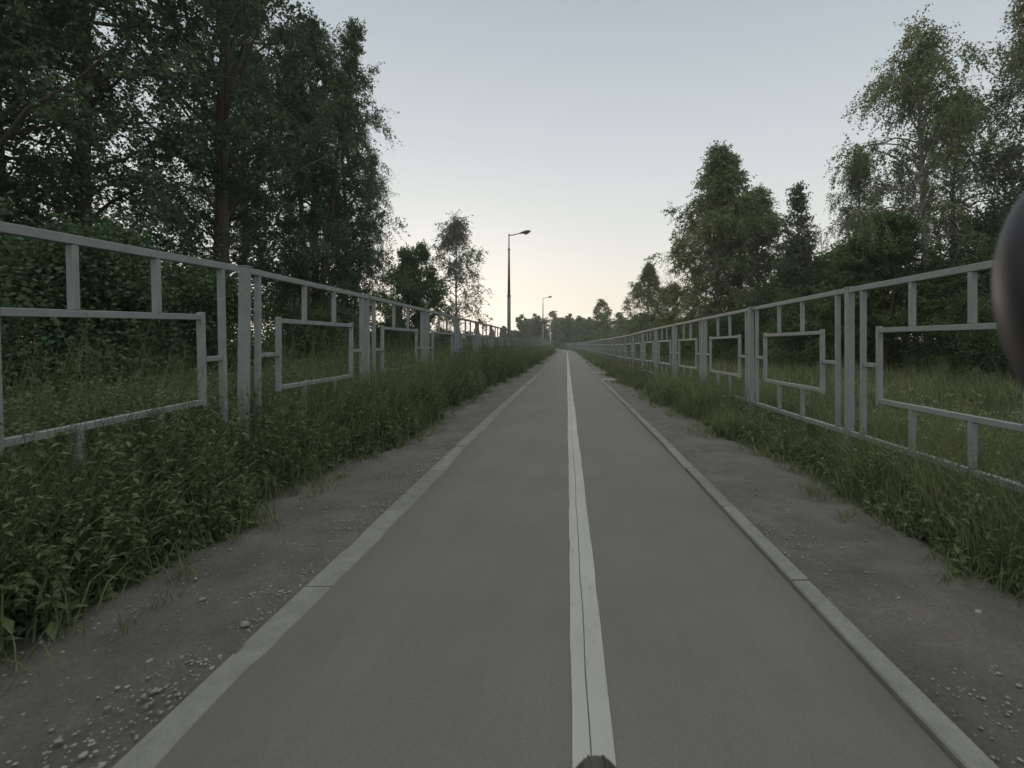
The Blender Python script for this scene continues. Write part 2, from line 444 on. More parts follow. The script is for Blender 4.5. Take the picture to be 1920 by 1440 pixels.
# ------------------------------------------------------------------ fences
def rod(mb, ax, a0, a1, p, q, w, h, b=.003):
    """square tube along axis ax ('y' or 'z') at centre (x=0)"""
    if ax == 'y': mb.box(-w / 2, w / 2, a0, a1, p - h / 2, p + h / 2, b)
    else: mb.box(-w / 2, w / 2, p - h / 2, p + h / 2, a0, a1, b)
TOP, R1, R2, BOT = 1.60, 1.235, .665, .33       # rail heights above the ground
def panel_meshes(L):
    hl = L / 2; st = hl - .195; ih = .605 * L / 2
    f = MB()
    rod(f, 'y', -hl + .032, hl - .032, TOP, 0, .045, .046)
    rod(f, 'y', -hl + .032, hl - .032, BOT, 0, .045, .044)
    for s in (-1, 1): rod(f, 'z', BOT + .0225, TOP - .0235, s * st, 0, .04, .036)
    i = MB()
    for s in (-1, 1): rod(i, 'z', R2 - .032, R1 + .032, s * ih, 0, .04, .036)
    rod(i, 'y', -ih + .0182, ih - .0182, R1, 0, .036, .038); rod(i, 'y', -ih + .0182, ih - .0182, R2, 0, .036, .038)
    b = []
    for s in (-1, 1):
        for (a0, a1) in ((R1 + .0195, TOP - .0235), (BOT + .0225, R2 - .0195)):
            m = MB(); rod(m, 'z', a0, a1, s * .25 * L / 2, 0, .036, .036); b.append(m)
        m = MB(); y0, y1 = sorted((s * (ih + .0185), s * (st - .0185))); rod(m, 'y', y0, y1, (R1 + R2) / 2, 0, .034, .034); b.append(m)
    g = lambda mb, n: mesh_np(n, np.vstack(mb.V), np.vstack(mb.F4), None, M['fence'])
    return g(f, 'panel'), g(i, 'inner_frame'), [g(x, 'bar') for x in b]
p2 = panel_meshes(2.5); p16 = panel_meshes(2.02)
pm = MB(); pm.box(-.031, .031, -.031, .031, -.4, TOP + .022, .004); pm.box(-.036, .036, -.036, .036, TOP + .0225, TOP + .031, .002)
post_me = mesh_np('post', np.vstack(pm.V), np.vstack(pm.F4), None, M['fence'])
def fence(name, posts, zoff, label):
    """posts: (x, y) list of post positions; every post and panel a part"""
    root = empty(name, (posts[0][0], posts[0][1], float(gz(posts[0][1]))))
    tag(root, label, 'fence', 'grey metal fences along the path')
    P = [np.array([x, y, float(gz(y)) + zoff(y)]) for x, y in posts]
    rl = np.array(root.location); prs = np.random.default_rng(len(posts))
    for k, p in enumerate(P):
        o = link(bpy.data.objects.new('post', post_me), root); o.location = p - rl
        d = (P[min(k + 1, len(P) - 1)] - P[max(k - 1, 0)]); o.rotation_euler = (float(prs.normal(0, .005)), float(prs.normal(0, .006)), -math.atan2(d[0], d[1]))
        if k + 1 < len(P):
            q = P[k + 1]; dv = q - p; L = math.hypot(dv[0], dv[1]); c = (p + q) / 2
            ms = p16 if L < 2.2 else p2; nomL = 2.02 if L < 2.2 else 2.5
            o = link(bpy.data.objects.new('panel', ms[0]), root)
            o.location = c - rl; o.rotation_euler = (math.atan2(dv[2], L), 0, -math.atan2(dv[0], dv[1])); o.scale = (1, L / nomL, 1)
            inn = link(bpy.data.objects.new('inner_frame', ms[1]), o)
            for bm_ in ms[2]: link(bpy.data.objects.new('bar', bm_), o)
    return root
# measured post positions close by, then one post every two metres
def line_posts(x, ys): return [(x + float(cx(y)), y) for y in ys]
ry = [-5.2, -2.7, -.2, 2.30, 4.47, 6.82] + [9.26 + 2.45 * k for k in range(62)]
ly = [-5.8, -3.3, -.75, 1.77, 3.79, 6.16] + [8.64 + 2.51 * k for k in range(62)]
fence('metal_fence', line_posts(2.52, ry), lambda y: float(np.interp(y, [4, 12, 16, 24, 60, 140], [-.045, -.06, -.045, -.076, -.08, -.12])), 'grey metal fence of square tubes right of the path')
fence('metal_fence', line_posts(-2.45, ly), lambda y: float(np.interp(y, [1.8, 3.8, 6, 11, 21, 45, 82], [-.02, .04, .05, .07, .175, .2, -.02])), 'grey metal fence half sunk in weeds left of the path')

# ------------------------------------------------------------------ street lamps
def lamp(x, y, h, label, pale=False, first=None):
    root = empty('street_lamp', at(x, y)); tag(root, label, 'street lamp', 'street lamps beyond the left fence')
    pm_ = M['pole_pale'] if pale else M['pole']
    k = h / 7.2
    def sec(z0, z1, r0, r1, n=8):
        m = MB(); m.tube([(0, 0, z0 * k), (0, 0, z1 * k)], [r0, r1], n); return m
    pole = MB()
    for a in ((0, 3.8, .118, .088), (3.8, 6.35, .078, .05), (6.35, 7.2, .032, .03)):
        pole.tube([(0, 0, a[0] * k), (0, 0, a[1] * k)], [a[2], a[3]], 12)
    pole.build('pole', pm_, root, True)
    fl = MB()
    for z, r in ((0.01, .2), (3.78, .115), (6.33, .075)): fl.tube([(0, 0, z * k), (0, 0, z * k + .05)], r, 12)
    fl.build('flange', pm_, root)
    arm = MB(); arm.tube([(-.03, 0, 7.1 * k), (.2, 0, 7.13 * k), (.52, 0, 7.2 * k), (.72, 0, 7.25 * k)], [.03, .028, .026, .026], 8); arm.build('arm', pm_, root, True)
    hd = MB(); hd.tube([(.56, 0, 7.19 * k), (.68, 0, 7.235 * k), (.85, 0, 7.29 * k), (1.0, 0, 7.33 * k), (1.12, 0, 7.345 * k), (1.17, 0, 7.33 * k)], [.035, .06, .095, .1, .07, .02], 12)
    V = hd.V[0].copy(); ctr = V[:, 2].mean(); V[:, 2] = ctr + (V[:, 2] - ctr) * .8; V[:, 1] *= 1.3; hd.V[0] = V
    h_ = hd.build('lamp_head', M['lamp'], root, True)
    gl = MB(); gl.tube([(.76, 0, 7.20 * k), (.86, 0, 7.205 * k), (1.0, 0, 7.24 * k), (1.1, 0, 7.275 * k)], [.02, .06, .06, .02], 10); gl.build('glass', M['glass'], h_, True)
    return root
lamp(-3.12, 27.0, 7.1, 'nearest street lamp, tall tapered brown pole with arm reaching over the path')
lamp(-3.10, 65.0, 7.2, 'second street lamp, thin dark pole standing in front of the far wood')
lamp(-2.35, 98.0, 6.9, 'third street lamp, pale pole where the path bends left', True)
for (x, y, h, lab) in ((-3.6, 116, 3.1, 'short white post in the far trees, right of the pair'), (-5.6, 128, 3.2, 'short white post in the far trees, left of the pair')):
    mb = MB(); mb.tube([(0, 0, 0), (0, 0, h)], [.09, .07], 8); mb.tube([(0, 0, h + .002), (0, 0, h + .06)], [.1, .06], 8)
    o = mb.build('marker_post', M['pole_pale']); o.location = at(x, y); tag(o, lab, 'post', 'white posts far down the path')

# ------------------------------------------------------------------ trees
def unit(v): return v / (np.linalg.norm(v, axis=-1, keepdims=True) + 1e-9)
def leaf_quads(rs, P, L, W, hang=0.0):
    """diamond leaves at points P"""
    n = len(P)
    a = rs.normal(size=(n, 3)); a[:, 2] = a[:, 2] * (1 - hang * .5) - hang * 1.2; a = unit(a)
    r = rs.normal(size=(n, 3)); b = unit(np.cross(a, r))
    l = L * rs.uniform(.7, 1.25, (n, 1)); w_ = W * rs.uniform(.7, 1.25, (n, 1))
    V = np.stack([P, P + a * l * .45 + b * w_ * .5, P + a * l, P + a * l * .45 - b * w_ * .5], 1)
    F = np.arange(n * 4).reshape(n, 4)
    return V.reshape(-1, 3), F

def tree_meshes(seed, H=12, crown=2.6, base=.25, style='birch', n1=46, n2=9, n3=6, nl=10, leaf=.075, trunk_r=.12,
                stems=1, gap=.12, droop=1.0, up=45, lean=.3, shape='oval', fine=True):
    rs = np.random.default_rng(seed)
    W = MB(); LV = []; tips = []
    stem_pts = []
    for s in range(stems):
        K = 14; t = np.linspace(0, 1, K)
        az = rs.uniform(0, 6.28); ln = lean * (1 if stems == 1 else 2.6)
        if stems > 1: az = s * 6.28 / stems + rs.uniform(-.4, .4)
        hh = H * (1 if s == 0 else rs.uniform(.8, .95))
        off = np.array([math.cos(az), math.sin(az)])
        wob = np.cumsum(rs.normal(0, .012 * H, (K, 2)), 0) * .35
        xy = off[None] * (ln * t[:, None] ** 1.3 * H * .12) + wob * t[:, None]
        st0 = np.array([math.cos(az), math.sin(az)]) * (0 if stems == 1 else trunk_r * .8)
        P = np.stack([st0[0] + xy[:, 0], st0[1] + xy[:, 1], t * hh - .1 * (t == 0)], -1)
        rad = trunk_r * (1 if s == 0 else .8) * (1 - t) ** .8 + .008; rad[0] *= 1.35
        V, F = tubes(P[None], rad[None], 9); W.add(V, F)
        stem_pts.append((P, t, rad, hh))
    per = max(1, n1 // stems)
    for (P, t, rad, hh) in stem_pts:
        u = (np.arange(per) + rs.uniform(0, 1, per)) / per
        tt = base + (1 - base) * u ** .9
        st = np.stack([np.interp(tt, t, P[:, k_]) for k_ in range(3)], -1)
        sr = np.interp(tt, t, rad)
        az = np.arange(per) * 2.4 + rs.uniform(-.6, .6, per)
        c = {'oval': np.sin(np.clip(.18 + .82 * u, 0, 1) * math.pi) ** .65, 'cone': (1 - u) ** .8 * .95 + .1,
             'top': np.clip(np.sin((.05 + .9 * u ** .7) * math.pi), .1, 1) ** .6, 'broad': np.clip(1.05 - u ** 2.2, .15, 1)}[shape]
        Ln = crown * c * rs.uniform(.55, 1.18, per) / (1 if stems == 1 else 1.35)
        el = R(up) + rs.normal(0, .22, per) + (u - .5) * .7
        K = 7; s_ = np.linspace(0, 1, K)[None, :, None]
        d = np.stack([np.cos(el) * np.cos(az), np.cos(el) * np.sin(az), np.sin(el)], -1)
        Pb = st[:, None] + d[:, None] * (Ln[:, None, None] * s_)
        sag = {'birch': .42, 'aspen': -.10, 'shrub': .12, 'conifer': .2}[style] * droop
        Pb[:, :, 2] -= (sag * Ln[:, None] * s_[..., 0] ** 2.2)
        Pb += np.cumsum(rs.normal(0, 1, Pb.shape), 1) * (Ln[:, None, None] * .022) * (s_ > 0)
        rb = np.minimum(sr * .6, .011 * Ln + .01)[:, None] * (1 - .82 * s_[..., 0])
        V, F = tubes(Pb, rb, 5); W.add(V, F)
        # secondary branches
        nn = per * n2
        pi = np.repeat(np.arange(per), n2)
        v = rs.uniform(.18, 1.0, nn) ** .85
        fi = v * (K - 1); i0 = np.minimum(fi.astype(int), K - 2); fr = (fi - i0)[:, None]
        st2 = Pb[pi, i0] * (1 - fr) + Pb[pi, i0 + 1] * fr
        td = unit(Pb[pi, i0 + 1] - Pb[pi, i0])
        d2 = unit(td * .9 + rs.normal(0, .75, (nn, 3)) + np.array([0, 0, .15 if style != 'birch' else 0]))
        L2 = (Ln[pi] * .34 + .22) * (1.15 - .5 * v) * rs.uniform(.6, 1.25, nn)
        keep = rs.uniform(0, 1, nn) > gap
        st2, d2, L2 = st2[keep], d2[keep], L2[keep]; nn = len(st2)
        K2 = 4; s2 = np.linspace(0, 1, K2)[None, :, None]
        P2 = st2[:, None] + d2[:, None] * (L2[:, None, None] * s2)
        P2[:, :, 2] -= (.35 if style == 'birch' else .1) * L2[:, None] * s2[..., 0] ** 2
        V, F = tubes(P2, (.0035 + .004 * L2)[:, None] * (1 - .6 * s2[..., 0]), 3); W.add(V, F)
        # twigs
        qi = np.repeat(np.arange(nn), n3); m = len(qi)
        v3 = rs.uniform(.25, 1.0, m); f3 = v3 * (K2 - 1); i3 = np.minimum(f3.astype(int), K2 - 2); fr = (f3 - i3)[:, None]
        st3 = P2[qi, i3] * (1 - fr) + P2[qi, i3 + 1] * fr
        if style == 'birch':
            d3 = unit(d2[qi] * .5 + rs.normal(0, .35, (m, 3)) + np.array([0, 0, -.75 * droop])); L3 = rs.uniform(.25, .85, m) * droop ** .5
            K3 = 3
        else:
            d3 = unit(d2[qi] * .7 + rs.normal(0, .7, (m, 3))); L3 = rs.uniform(.15, .42, m); K3 = 3
        s3 = np.linspace(0, 1, K3)[None, :, None]
        P3 = st3[:, None] + d3[:, None] * (L3[:, None, None] * s3)
        if style == 'birch': P3[:, :, 2] -= .3 * L3[:, None] * s3[..., 0] ** 2
        if fine:
            V, F = tubes(P3, np.full((m, K3), .0028), 3); W.add(V, F)
        li = np.repeat(np.arange(m), nl); q = rs.uniform(.08, 1.05, len(li))
        base3 = st3[li] + d3[li] * (L3[li] * q)[:, None]
        if style == 'birch': base3[:, 2] -= .3 * L3[li] * q ** 2
        base3 += rs.normal(0, .035 if fine else .07, base3.shape)
        LV.append(base3)
    LP = np.vstack(LV)
    V, F = leaf_quads(rs, LP, leaf, leaf * .72, .6 if style == 'birch' else .2)
    trunk = mesh_np('trunk', np.vstack(W.V), np.vstack(W.F4), None, None, True)
    crown_me = mesh_np('crown', V, F)
    return trunk, crown_me

PROTO = {}
def proto(key, bark, leafm, **kw):
    t, c = tree_meshes(**kw)
    t.materials.append(M[bark]); c.materials.append(M[leafm])
    PROTO[key] = (t, c, kw['H'])
proto('birch_a', 'birch', 'leaf_birch', seed=11, H=11, crown=2.9, base=.38, n1=54, n2=10, n3=7, nl=13, leaf=.08, trunk_r=.13, shape='top', up=52, lean=.5, gap=.36)
proto('birch_b', 'birch', 'leaf_birch', seed=12, H=12, crown=2.3, base=.2, n1=60, n2=10, n3=7, nl=12, leaf=.08, trunk_r=.12, shape='oval', up=48, gap=.18)
proto('birch_c', 'bark', 'leaf_dark', seed=13, H=13, crown=3.1, base=.18, n1=64, n2=10, n3=7, nl=13, leaf=.072, trunk_r=.14, shape='oval', up=45, gap=.3)
# proto('pair', 'birch', 'leaf_birch', seed=14, H=10, crown=3.9, base=.12, n1=100, n2=10, n3=7, nl=12, leaf=.1, trunk_r=.12, stems=3, shape='broad', up=50, droop=.55, gap=.12)
proto('aspen_a', 'bark', 'leaf_dark', style='aspen', seed=21, H=13, crown=3.5, base=.2, n1=66, n2=11, n3=7, nl=13, leaf=.078, trunk_r=.18, shape='oval', up=54, lean=.9, gap=.26)
proto('aspen_b', 'bark', 'leaf_dark', style='aspen', seed=22, H=12, crown=3.4, base=.12, n1=72, n2=11, n3=7, nl=12, leaf=.078, trunk_r=.13, stems=2, shape='broad', up=54, gap=.3)
proto('thin_a', 'birch', 'leaf_grey', seed=31, H=8, crown=2.1, base=.14, n1=54, n2=9, n3=6, nl=7, leaf=.09, trunk_r=.07, shape='oval', up=50, droop=.6, gap=.25)
proto('full', 'birch', 'leaf_birch', seed=15, H=10, crown=2.9, base=.05, n1=70, n2=10, n3=7, nl=15, leaf=.09, trunk_r=.12, shape='broad', up=42, droop=.6, gap=.16, lean=.4)
proto('sapling', 'bark', 'leaf_grey', style='aspen', seed=32, H=6.5, crown=1.2, base=.15, n1=34, n2=7, n3=5, nl=7, leaf=.09, trunk_r=.05, shape='cone', up=50, gap=.35)
proto('bushy', 'bark', 'leaf_green', style='aspen', seed=33, H=5.5, crown=2.6, base=.06, n1=60, n2=10, n3=7, nl=12, leaf=.085, trunk_r=.07, stems=3, shape='broad', up=42, gap=.1)
proto('bush', 'bark', 'leaf_dark', style='shrub', seed=34, H=2.6, crown=1.5, base=.03, n1=48, n2=9, n3=6, nl=13, leaf=.055, trunk_r=.035, stems=4, shape='broad', up=50, gap=.1, fine=False)
proto('far_a', 'bark', 'leaf_far', style='aspen', seed=41, H=10, crown=3.0, base=.1, n1=45, n2=6, n3=5, nl=8, leaf=.26, trunk_r=.15, stems=3, shape='broad', up=50, gap=.15, fine=False)
proto('far_b', 'birch', 'leaf_far', style='birch', seed=42, H=10, crown=2.4, base=.12, n1=34, n2=7, n3=5, nl=6, leaf=.24, trunk_r=.12, shape='oval', up=50, gap=.3, droop=.5, fine=False)
proto('far_conifer', 'bark', 'needle', style='conifer', seed=43, H=10, crown=2.1, base=.08, n1=70, n2=7, n3=5, nl=6, leaf=.28, trunk_r=.14, shape='cone', up=0, gap=.05, fine=False)

def tree(key, name, x, y, h, rz, label, cat='tree', group=None, wide=1.0, leaf=None):
    t, c, H = PROTO[key]; s = h / H
    p = at(x, y); root = empty(name, p, rz, (s * wide, s * wide, s))
    tag(root, label, cat, group)
    link(bpy.data.objects.new('trunk', t), root)
    o = link(bpy.data.objects.new('crown', c), root)
    if leaf:
        o.material_slots[0].link = 'OBJECT'; o.material_slots[0].material = M[leaf]
    return root

GL = 'trees of the dense stand beyond the left fence'
# name, proto, x, y, height, rot, label
for a in [
    ('aspen_a', 'broadleaf_tree', -8.3, 12.0, 13.5, .4, 'big dark broadleaf tree with the thickest trunk behind the left fence', 1.0),
    ('aspen_b', 'broadleaf_tree', -8.2, 16.2, 12.0, 1.2, 'dark two stemmed tree beside the thick trunk of the left stand', .95),
    ('birch_c', 'birch_tree', -8.3, 18.8, 10.6, 2.1, 'dark birch with drooping twigs at the right edge of the left stand', 1.0),
    ('birch_c', 'birch_tree', -8.7, 17.4, 12.6, 3.0, 'tall dark birch whose crown forms the upper right of the left stand', 1.0),
    ('aspen_a', 'broadleaf_tree', -10.5, 15.2, 13.8, 3.3, 'dark leafy tree standing behind the thick trunk of the left stand', 1.05),
    ('birch_c', 'birch_tree', -9.3, 9.6, 12.8, .3, 'tall dark birch with hanging sprays left of the thick trunk', 1.1),
    ('aspen_b', 'broadleaf_tree', -8.8, 7.2, 12.5, 2.6, 'tall dark tree at the left edge, its crown cut by the frame', 1.05),
    ('birch_c', 'birch_tree', -12.2, 10.8, 13.5, 4.0, 'shadowy birch deep in the left stand near the left edge', 1.15),
    ('aspen_a', 'broadleaf_tree', -12.5, 7.6, 12.5, 5.1, 'shadowy broad tree deep in the left stand at the frame edge', 1.1),
    ('birch_c', 'birch_tree', -12.6, 19.5, 13.0, 1.5, 'tall birch far back behind the gap in the left stand', 1.1),
    ('aspen_b', 'broadleaf_tree', -9.6, 22.0, 9.6, .9, 'lower dark tree behind the drooping birch of the left stand', .9),
    ('bushy', 'young_tree', -7.9, 25.5, 6.1, .2, 'low bushy green tree between the left stand and the slim birch', .92),
    ('thin_a', 'birch_tree', -6.6, 30.0, 8.7, 1.9, 'slim see-through birch standing alone left of the nearest lamp', .98),
]:
    tree(a[0], a[1], a[2], a[3], a[4], a[5], a[6], 'tree', GL if a[0] in ('aspen_a', 'aspen_b', 'birch_c') else None, a[7])
for k_, (x, y, h, rz, lab) in enumerate([
    (-5.2, 3.4, 2.3, 0, 'dark bush behind the near left fence panel at the frame edge'),
    (-6.0, 6.2, 2.5, 1, 'dark bush behind the second left fence panel'),
    (-6.9, 9.5, 2.6, 2, 'dark bush at the foot of the thick trunk'),
    (-5.9, 11.6, 1.9, 3, 'low dark bush seen over the third left fence panel'),
    (-6.6, 14.5, 2.2, 4, 'dark bush under the two stemmed tree on the left'),
    (-6.6, 18.6, 2.0, 5, 'dark bush under the drooping birch on the left'),
    (-6.8, 23.0, 1.9, 6, 'round dark bush beside the low bushy green tree'),
    (-9.0, 5.0, 3.0, 7, 'tall dark bush filling the left frame edge below the rail'),
    (-10.6, 12.5, 3.1, 8, 'tall dark bush between the trunks of the left stand'),
    (-8.0, 33.0, 2.3, 9, 'low bush left of the slim birch, over the fence rail')]):
    tree('bush', 'bush', x, y, h, rz, lab, 'bush', 'bushes beyond the left fence', 1.15)

GR = 'trees beyond the right fence'
for a in [
    ('birch_a', 'birch_tree', 10.3, 14.2, 9.9, .4, 'tall white trunked birch with hanging yellowish sprays on the right', 1.0, None),
    ('birch_b', 'birch_tree', 13.6, 14.0, 11.4, 2.0, 'tallest birch at the right frame edge with feathery grey top', 1.0, 'leaf_grey'),
    ('birch_c', 'birch_tree', 12.6, 16.4, 9.4, 5.0, 'dark birch behind the white trunk at the far right', .95, None),
    ('birch_b', 'birch_tree', 10.7, 18.4, 8.1, 3.2, 'lower birch just left of the tall white trunked birch', .95, None),
    ('bushy', 'young_tree', 8.9, 14.2, 4.7, 1.0, 'dense low green tree in front of the tall white trunked birch', 1.25, None),
    ('bushy', 'young_tree', 11.6, 13.2, 4.4, 3.0, 'dark green low tree right of the white birch trunk', 1.1, 'leaf_dark'),
    ('sapling', 'young_tree', 8.7, 18.5, 6.9, 1.3, 'sparse young tree with a thin open top between the two birch groups', 1.0, None),
    ('full', 'birch_tree', 7.0, 24.0, 10.3, .9, 'tall full birch with a spire top standing mid right over the fence', 1.1, 'leaf_birch'),
    ('birch_c', 'birch_tree', 8.0, 26.8, 9.4, 1.9, 'birch crown filling the notch between the two full birches', 1.3, 'leaf_birch'),
    ('full', 'birch_tree', 9.65, 24.6, 8.7, 3.9, 'broad full birch right beside the spire topped birch', 1.3, 'leaf_birch'),
    ('bushy', 'young_tree', 9.7, 20.5, 5.2, 4.0, 'dense green tree right of the full birches', 1.1, None),
    ('full', 'birch_tree', 6.5, 41.0, 7.7, 2.2, 'narrow pointed birch left of the spire topped birch', 1.15, 'leaf_birch'),
    ('thin_a', 'birch_tree', 9.0, 43.0, 6.4, .5, 'pale thin birch between the narrow birch and the spire topped one', 1.25, None),
]:
    tree(a[0], a[1], a[2], a[3], a[4], a[5], a[6], 'tree', GR, a[7], a[8])
for k_, (x, y, h, rz, lab) in enumerate([
    (6.6, 20.6, 2.4, 0, 'dark bush under the spire topped birch'),
    (8.0, 22.0, 2.7, 1, 'dark bush under the broad full birch'),
    (7.6, 16.2, 2.6, 2, 'dark bush below the sparse young tree on the right'),
    (9.6, 16.4, 3.1, 3, 'dark bush behind the dense low green tree'),
    (9.9, 12.4, 2.2, 4, 'dark bush at the foot of the white birch trunk'),
    (11.6, 11.4, 2.6, 5, 'dark bush at the right edge behind the meadow'),
    (6.6, 31.0, 2.6, 6, 'dark bush left of the full birches'),
    (7.6, 37.0, 2.7, 7, 'dark bush in front of the narrow pointed birch'),
    (13.2, 12.2, 3.2, 8, 'tall dark bush by the handlebar at the right edge'),
    (12.2, 9.6, 1.9, 9, 'low dark bush beyond the meadow, rightmost')]):
    tree('bush', 'bush', x, y, h, rz, lab, 'bush', 'bushes beyond the right fence', 1.2, 'leaf_dark' if k_ % 2 else 'leaf_green')

# the far wood round the bend: single trees, each one placed and named
rs = np.random.default_rng(5)
far = [  # x, y, height, proto, label
    (6.4, 92, 9.3, 'far_b', 'taller far tree sticking up left of the narrow pointed birch'),
    (-10.5, 118, 8.2, 'far_a', 'leftmost leafy tree of the far wood, behind the second lamp'),
    (-6.9, 126, 8.6, 'far_a', 'leafy far tree right behind the third lamp'),
    (-3.4, 124, 9.2, 'far_b', 'far tree just right of the third lamp'),
    (-.2, 130, 8.9, 'far_a', 'rounded far tree two crowns right of the third lamp'),
    (3.0, 122, 8.0, 'far_b', 'far tree with a low top in the middle of the far wood'),
    (5.9, 120, 7.6, 'far_a', 'far tree at the dip of the far wood skyline'),
    (8.6, 112, 8.2, 'far_a', 'far tree left of the taller far tree'),
    (10.4, 98, 7.4, 'far_b', 'far tree right of the taller far tree'),
    (12.0, 88, 6.6, 'far_a', 'rightmost tree of the far wood, low and rounded'),
    (9.0, 70, 5.0, 'far_a', 'low tree left of the narrow pointed birch over the fence'),
    (-16.5, 128, 5.9, 'far_conifer', 'dark pointed conifer right of the nearest lamp'),
    (-18.6, 124, 5.0, 'far_conifer', 'smaller conifer just right of the nearest lamp pole'),
    (-22.4, 126, 5.5, 'far_conifer', 'rounded conifer just left of the nearest lamp pole'),
    (-25.6, 130, 4.6, 'far_conifer', 'lowest conifer left of the nearest lamp'),
    (-13.6, 122, 4.4, 'far_a', 'low far tree between the conifer and the far wood'),
]
for k_, (x, y, h, key, lab) in enumerate(far):
    x -= float(cx(y)) if True else 0
    nm = 'conifer' if key == 'far_conifer' else 'broadleaf_tree'
    tree(key, nm, x, y, h, k_ * 1.3, lab, 'tree', 'trees of the far wood', 1.4 if key != 'far_conifer' else 1.3)

# the depth of the far wood, where single trees can no longer be told apart
def wood(name, spots, leafm, label, seed, leaf=.34):
    rs = np.random.default_rng(seed); P = []; W = MB()
    for (x, y, h, r) in spots:
        n = 7000; u = rs.uniform(0, 1, n); a = rs.uniform(0, 6.28, n)
        nb = 34; bc = np.stack([rs.normal(0, r * .45, nb), rs.normal(0, r * .45, nb), rs.uniform(.1, .96, nb) * h], -1)
        bc[:, :2] *= np.clip(1.25 - (bc[:, 2:] / h) ** 2, .15, 1)
        p = bc[rs.integers(0, nb, n)] + rs.normal(0, r * .2, (n, 3)); p[:, 2] = np.clip(p[:, 2], .1, h)
        P.append(p + np.array(at(x - float(cx(y)), y)))
        g = at(x - float(cx(y)), y); W.tube([g, (g[0], g[1], g[2] + h * .8)], [.14, .03], 5, False)
    V, F = leaf_quads(rs, np.vstack(P), leaf, leaf * .75, .2)
    W.add(V, F)
    o = W.build(name, M[leafm]); return tag(o, label, 'wood', None, 'stuff')
sp = [(x + rs.uniform(-1, 1), 138 + rs.uniform(-6, 14), rs.uniform(6.8, 9.4), 2.6) for x in np.arange(-12, 26, 2.6)]
sp += [(x + rs.uniform(-1, 1), 60 + rs.uniform(-3, 20), rs.uniform(4, 6.5), 2.2) for x in np.arange(13, 30, 2.6)]
sp += [(x, y, rs.uniform(2.4, 4.2), 1.8) for x, y in ((11, 50), (9.5, 56), (12.5, 53), (10, 63), (12.6, 64))]
wood('far_wood', sp, 'leaf_far', 'green depth of the far wood behind its front trees', 77)
sp = [(x + rs.uniform(-2, 2), 150 + rs.uniform(-10, 20), rs.uniform(3.0, 4.6), 2.6) for x in np.arange(-60, -14, 3.2)]
wood('far_wood', sp, 'needle', 'low dark far treeline seen left of the nearest lamp', 78)
sp = [(-16 + rs.uniform(-3, 3), y, rs.uniform(3.4, 6.2), 2.2) for y in np.arange(4, 34, 2.4)]
wood('back_wood', sp, 'leaf_dark', 'dark depth of the left stand behind its front trees', 79, .13)
sp = [(17 + rs.uniform(-2, 3), y, rs.uniform(5, 8), 2.4) for y in np.arange(10, 44, 2.4)]
wood('back_wood', sp, 'leaf_dark', 'dark depth of the right stand behind its front trees', 80, .14)

# ------------------------------------------------------------------ grass and weeds
def blades(rs, X, Y, h, w, lean=.35, zoff=0.0, droop=.4):
    n = len(X); Z = ground_z(X, Y) - .02 + zoff
    a = rs.uniform(0, 6.28, n); lx = np.cos(a); ly_ = np.sin(a); l = lean * h * rs.uniform(.2, 1.6, n)
    b = rs.uniform(0, 6.28, n); wx = np.cos(b) * w / 2; wy = np.sin(b) * w / 2
    p0 = np.stack([X, Y, Z], -1); W = np.stack([wx, wy, np.zeros(n)], -1)
    p1 = p0 + np.stack([lx * l * .3, ly_ * l * .3, h * .55], -1)
    p2 = p0 + np.stack([lx * l * 1.0, ly_ * l * 1.0, h * (1 - droop * .25 * rs.uniform(0, 2, n))], -1)
    V = np.stack([p0 - W, p0 + W, p1 + W * .8, p1 - W * .8, p2], 1)
    i = np.arange(n)[:, None] * 5
    return V.reshape(-1, 3), i + np.array([[0, 1, 2, 3]]), i + np.array([[3, 2, 4]])
def weeds(rs, X, Y, h, nleaf, L, Wd, zoff=0.0):
    """leafy stems"""
    n = len(X); Z = ground_z(X, Y) - .02 + zoff
    a = rs.uniform(0, 6.28, n); l = h * rs.uniform(.05, .45, n)
    p0 = np.stack([X, Y, Z], -1); tip = p0 + np.stack([np.cos(a) * l, np.sin(a) * l, h], -1); mid = (p0 + tip) / 2 + np.stack([-np.cos(a) * l * .15, -np.sin(a) * l * .15, h * .05], -1)
    P = np.stack([p0, mid, tip], 1); SV, SF = tubes(P, np.repeat(np.array([[.003, .0022, .001]]), n, 0), 3)
    li = np.repeat(np.arange(n), nleaf); q = rs.uniform(.03, 1.0, len(li))[:, None]
    c = p0[li] * (1 - q) ** 2 + 2 * q * (1 - q) * mid[li] + q ** 2 * tip[li]
    az = rs.uniform(0, 6.28, len(li)); el = rs.normal(.25, .4, len(li))
    d = np.stack([np.cos(az) * np.cos(el), np.sin(az) * np.cos(el), np.sin(el)], -1)
    b = unit(np.cross(d, np.array([0, 0, 1.0])) + rs.normal(0, .25, d.shape))
    s = rs.uniform(.55, 1.25, (len(li), 1)) * (1.15 - .6 * q); l_ = L * s; w_ = Wd * s
    dn = np.array([0, 0, -.25])
    V = np.stack([c, c + d * l_ * .45 + b * w_ * .5, c + d * l_ + dn * l_, c + d * l_ * .45 - b * w_ * .5], 1)
    return SV, SF, V.reshape(-1, 3), np.arange(len(li) * 4).reshape(-1, 4)

def scatter(rs, n, y0, y1, x0, x1, power=1.0):
    """points along the path between lateral offsets, denser near the start"""
    u = rs.uniform(0, 1, n) ** power; Y = y0 + (y1 - y0) * u
    X = rs.uniform(0, 1, n) * (x1 - x0) + x0
    return X, Y

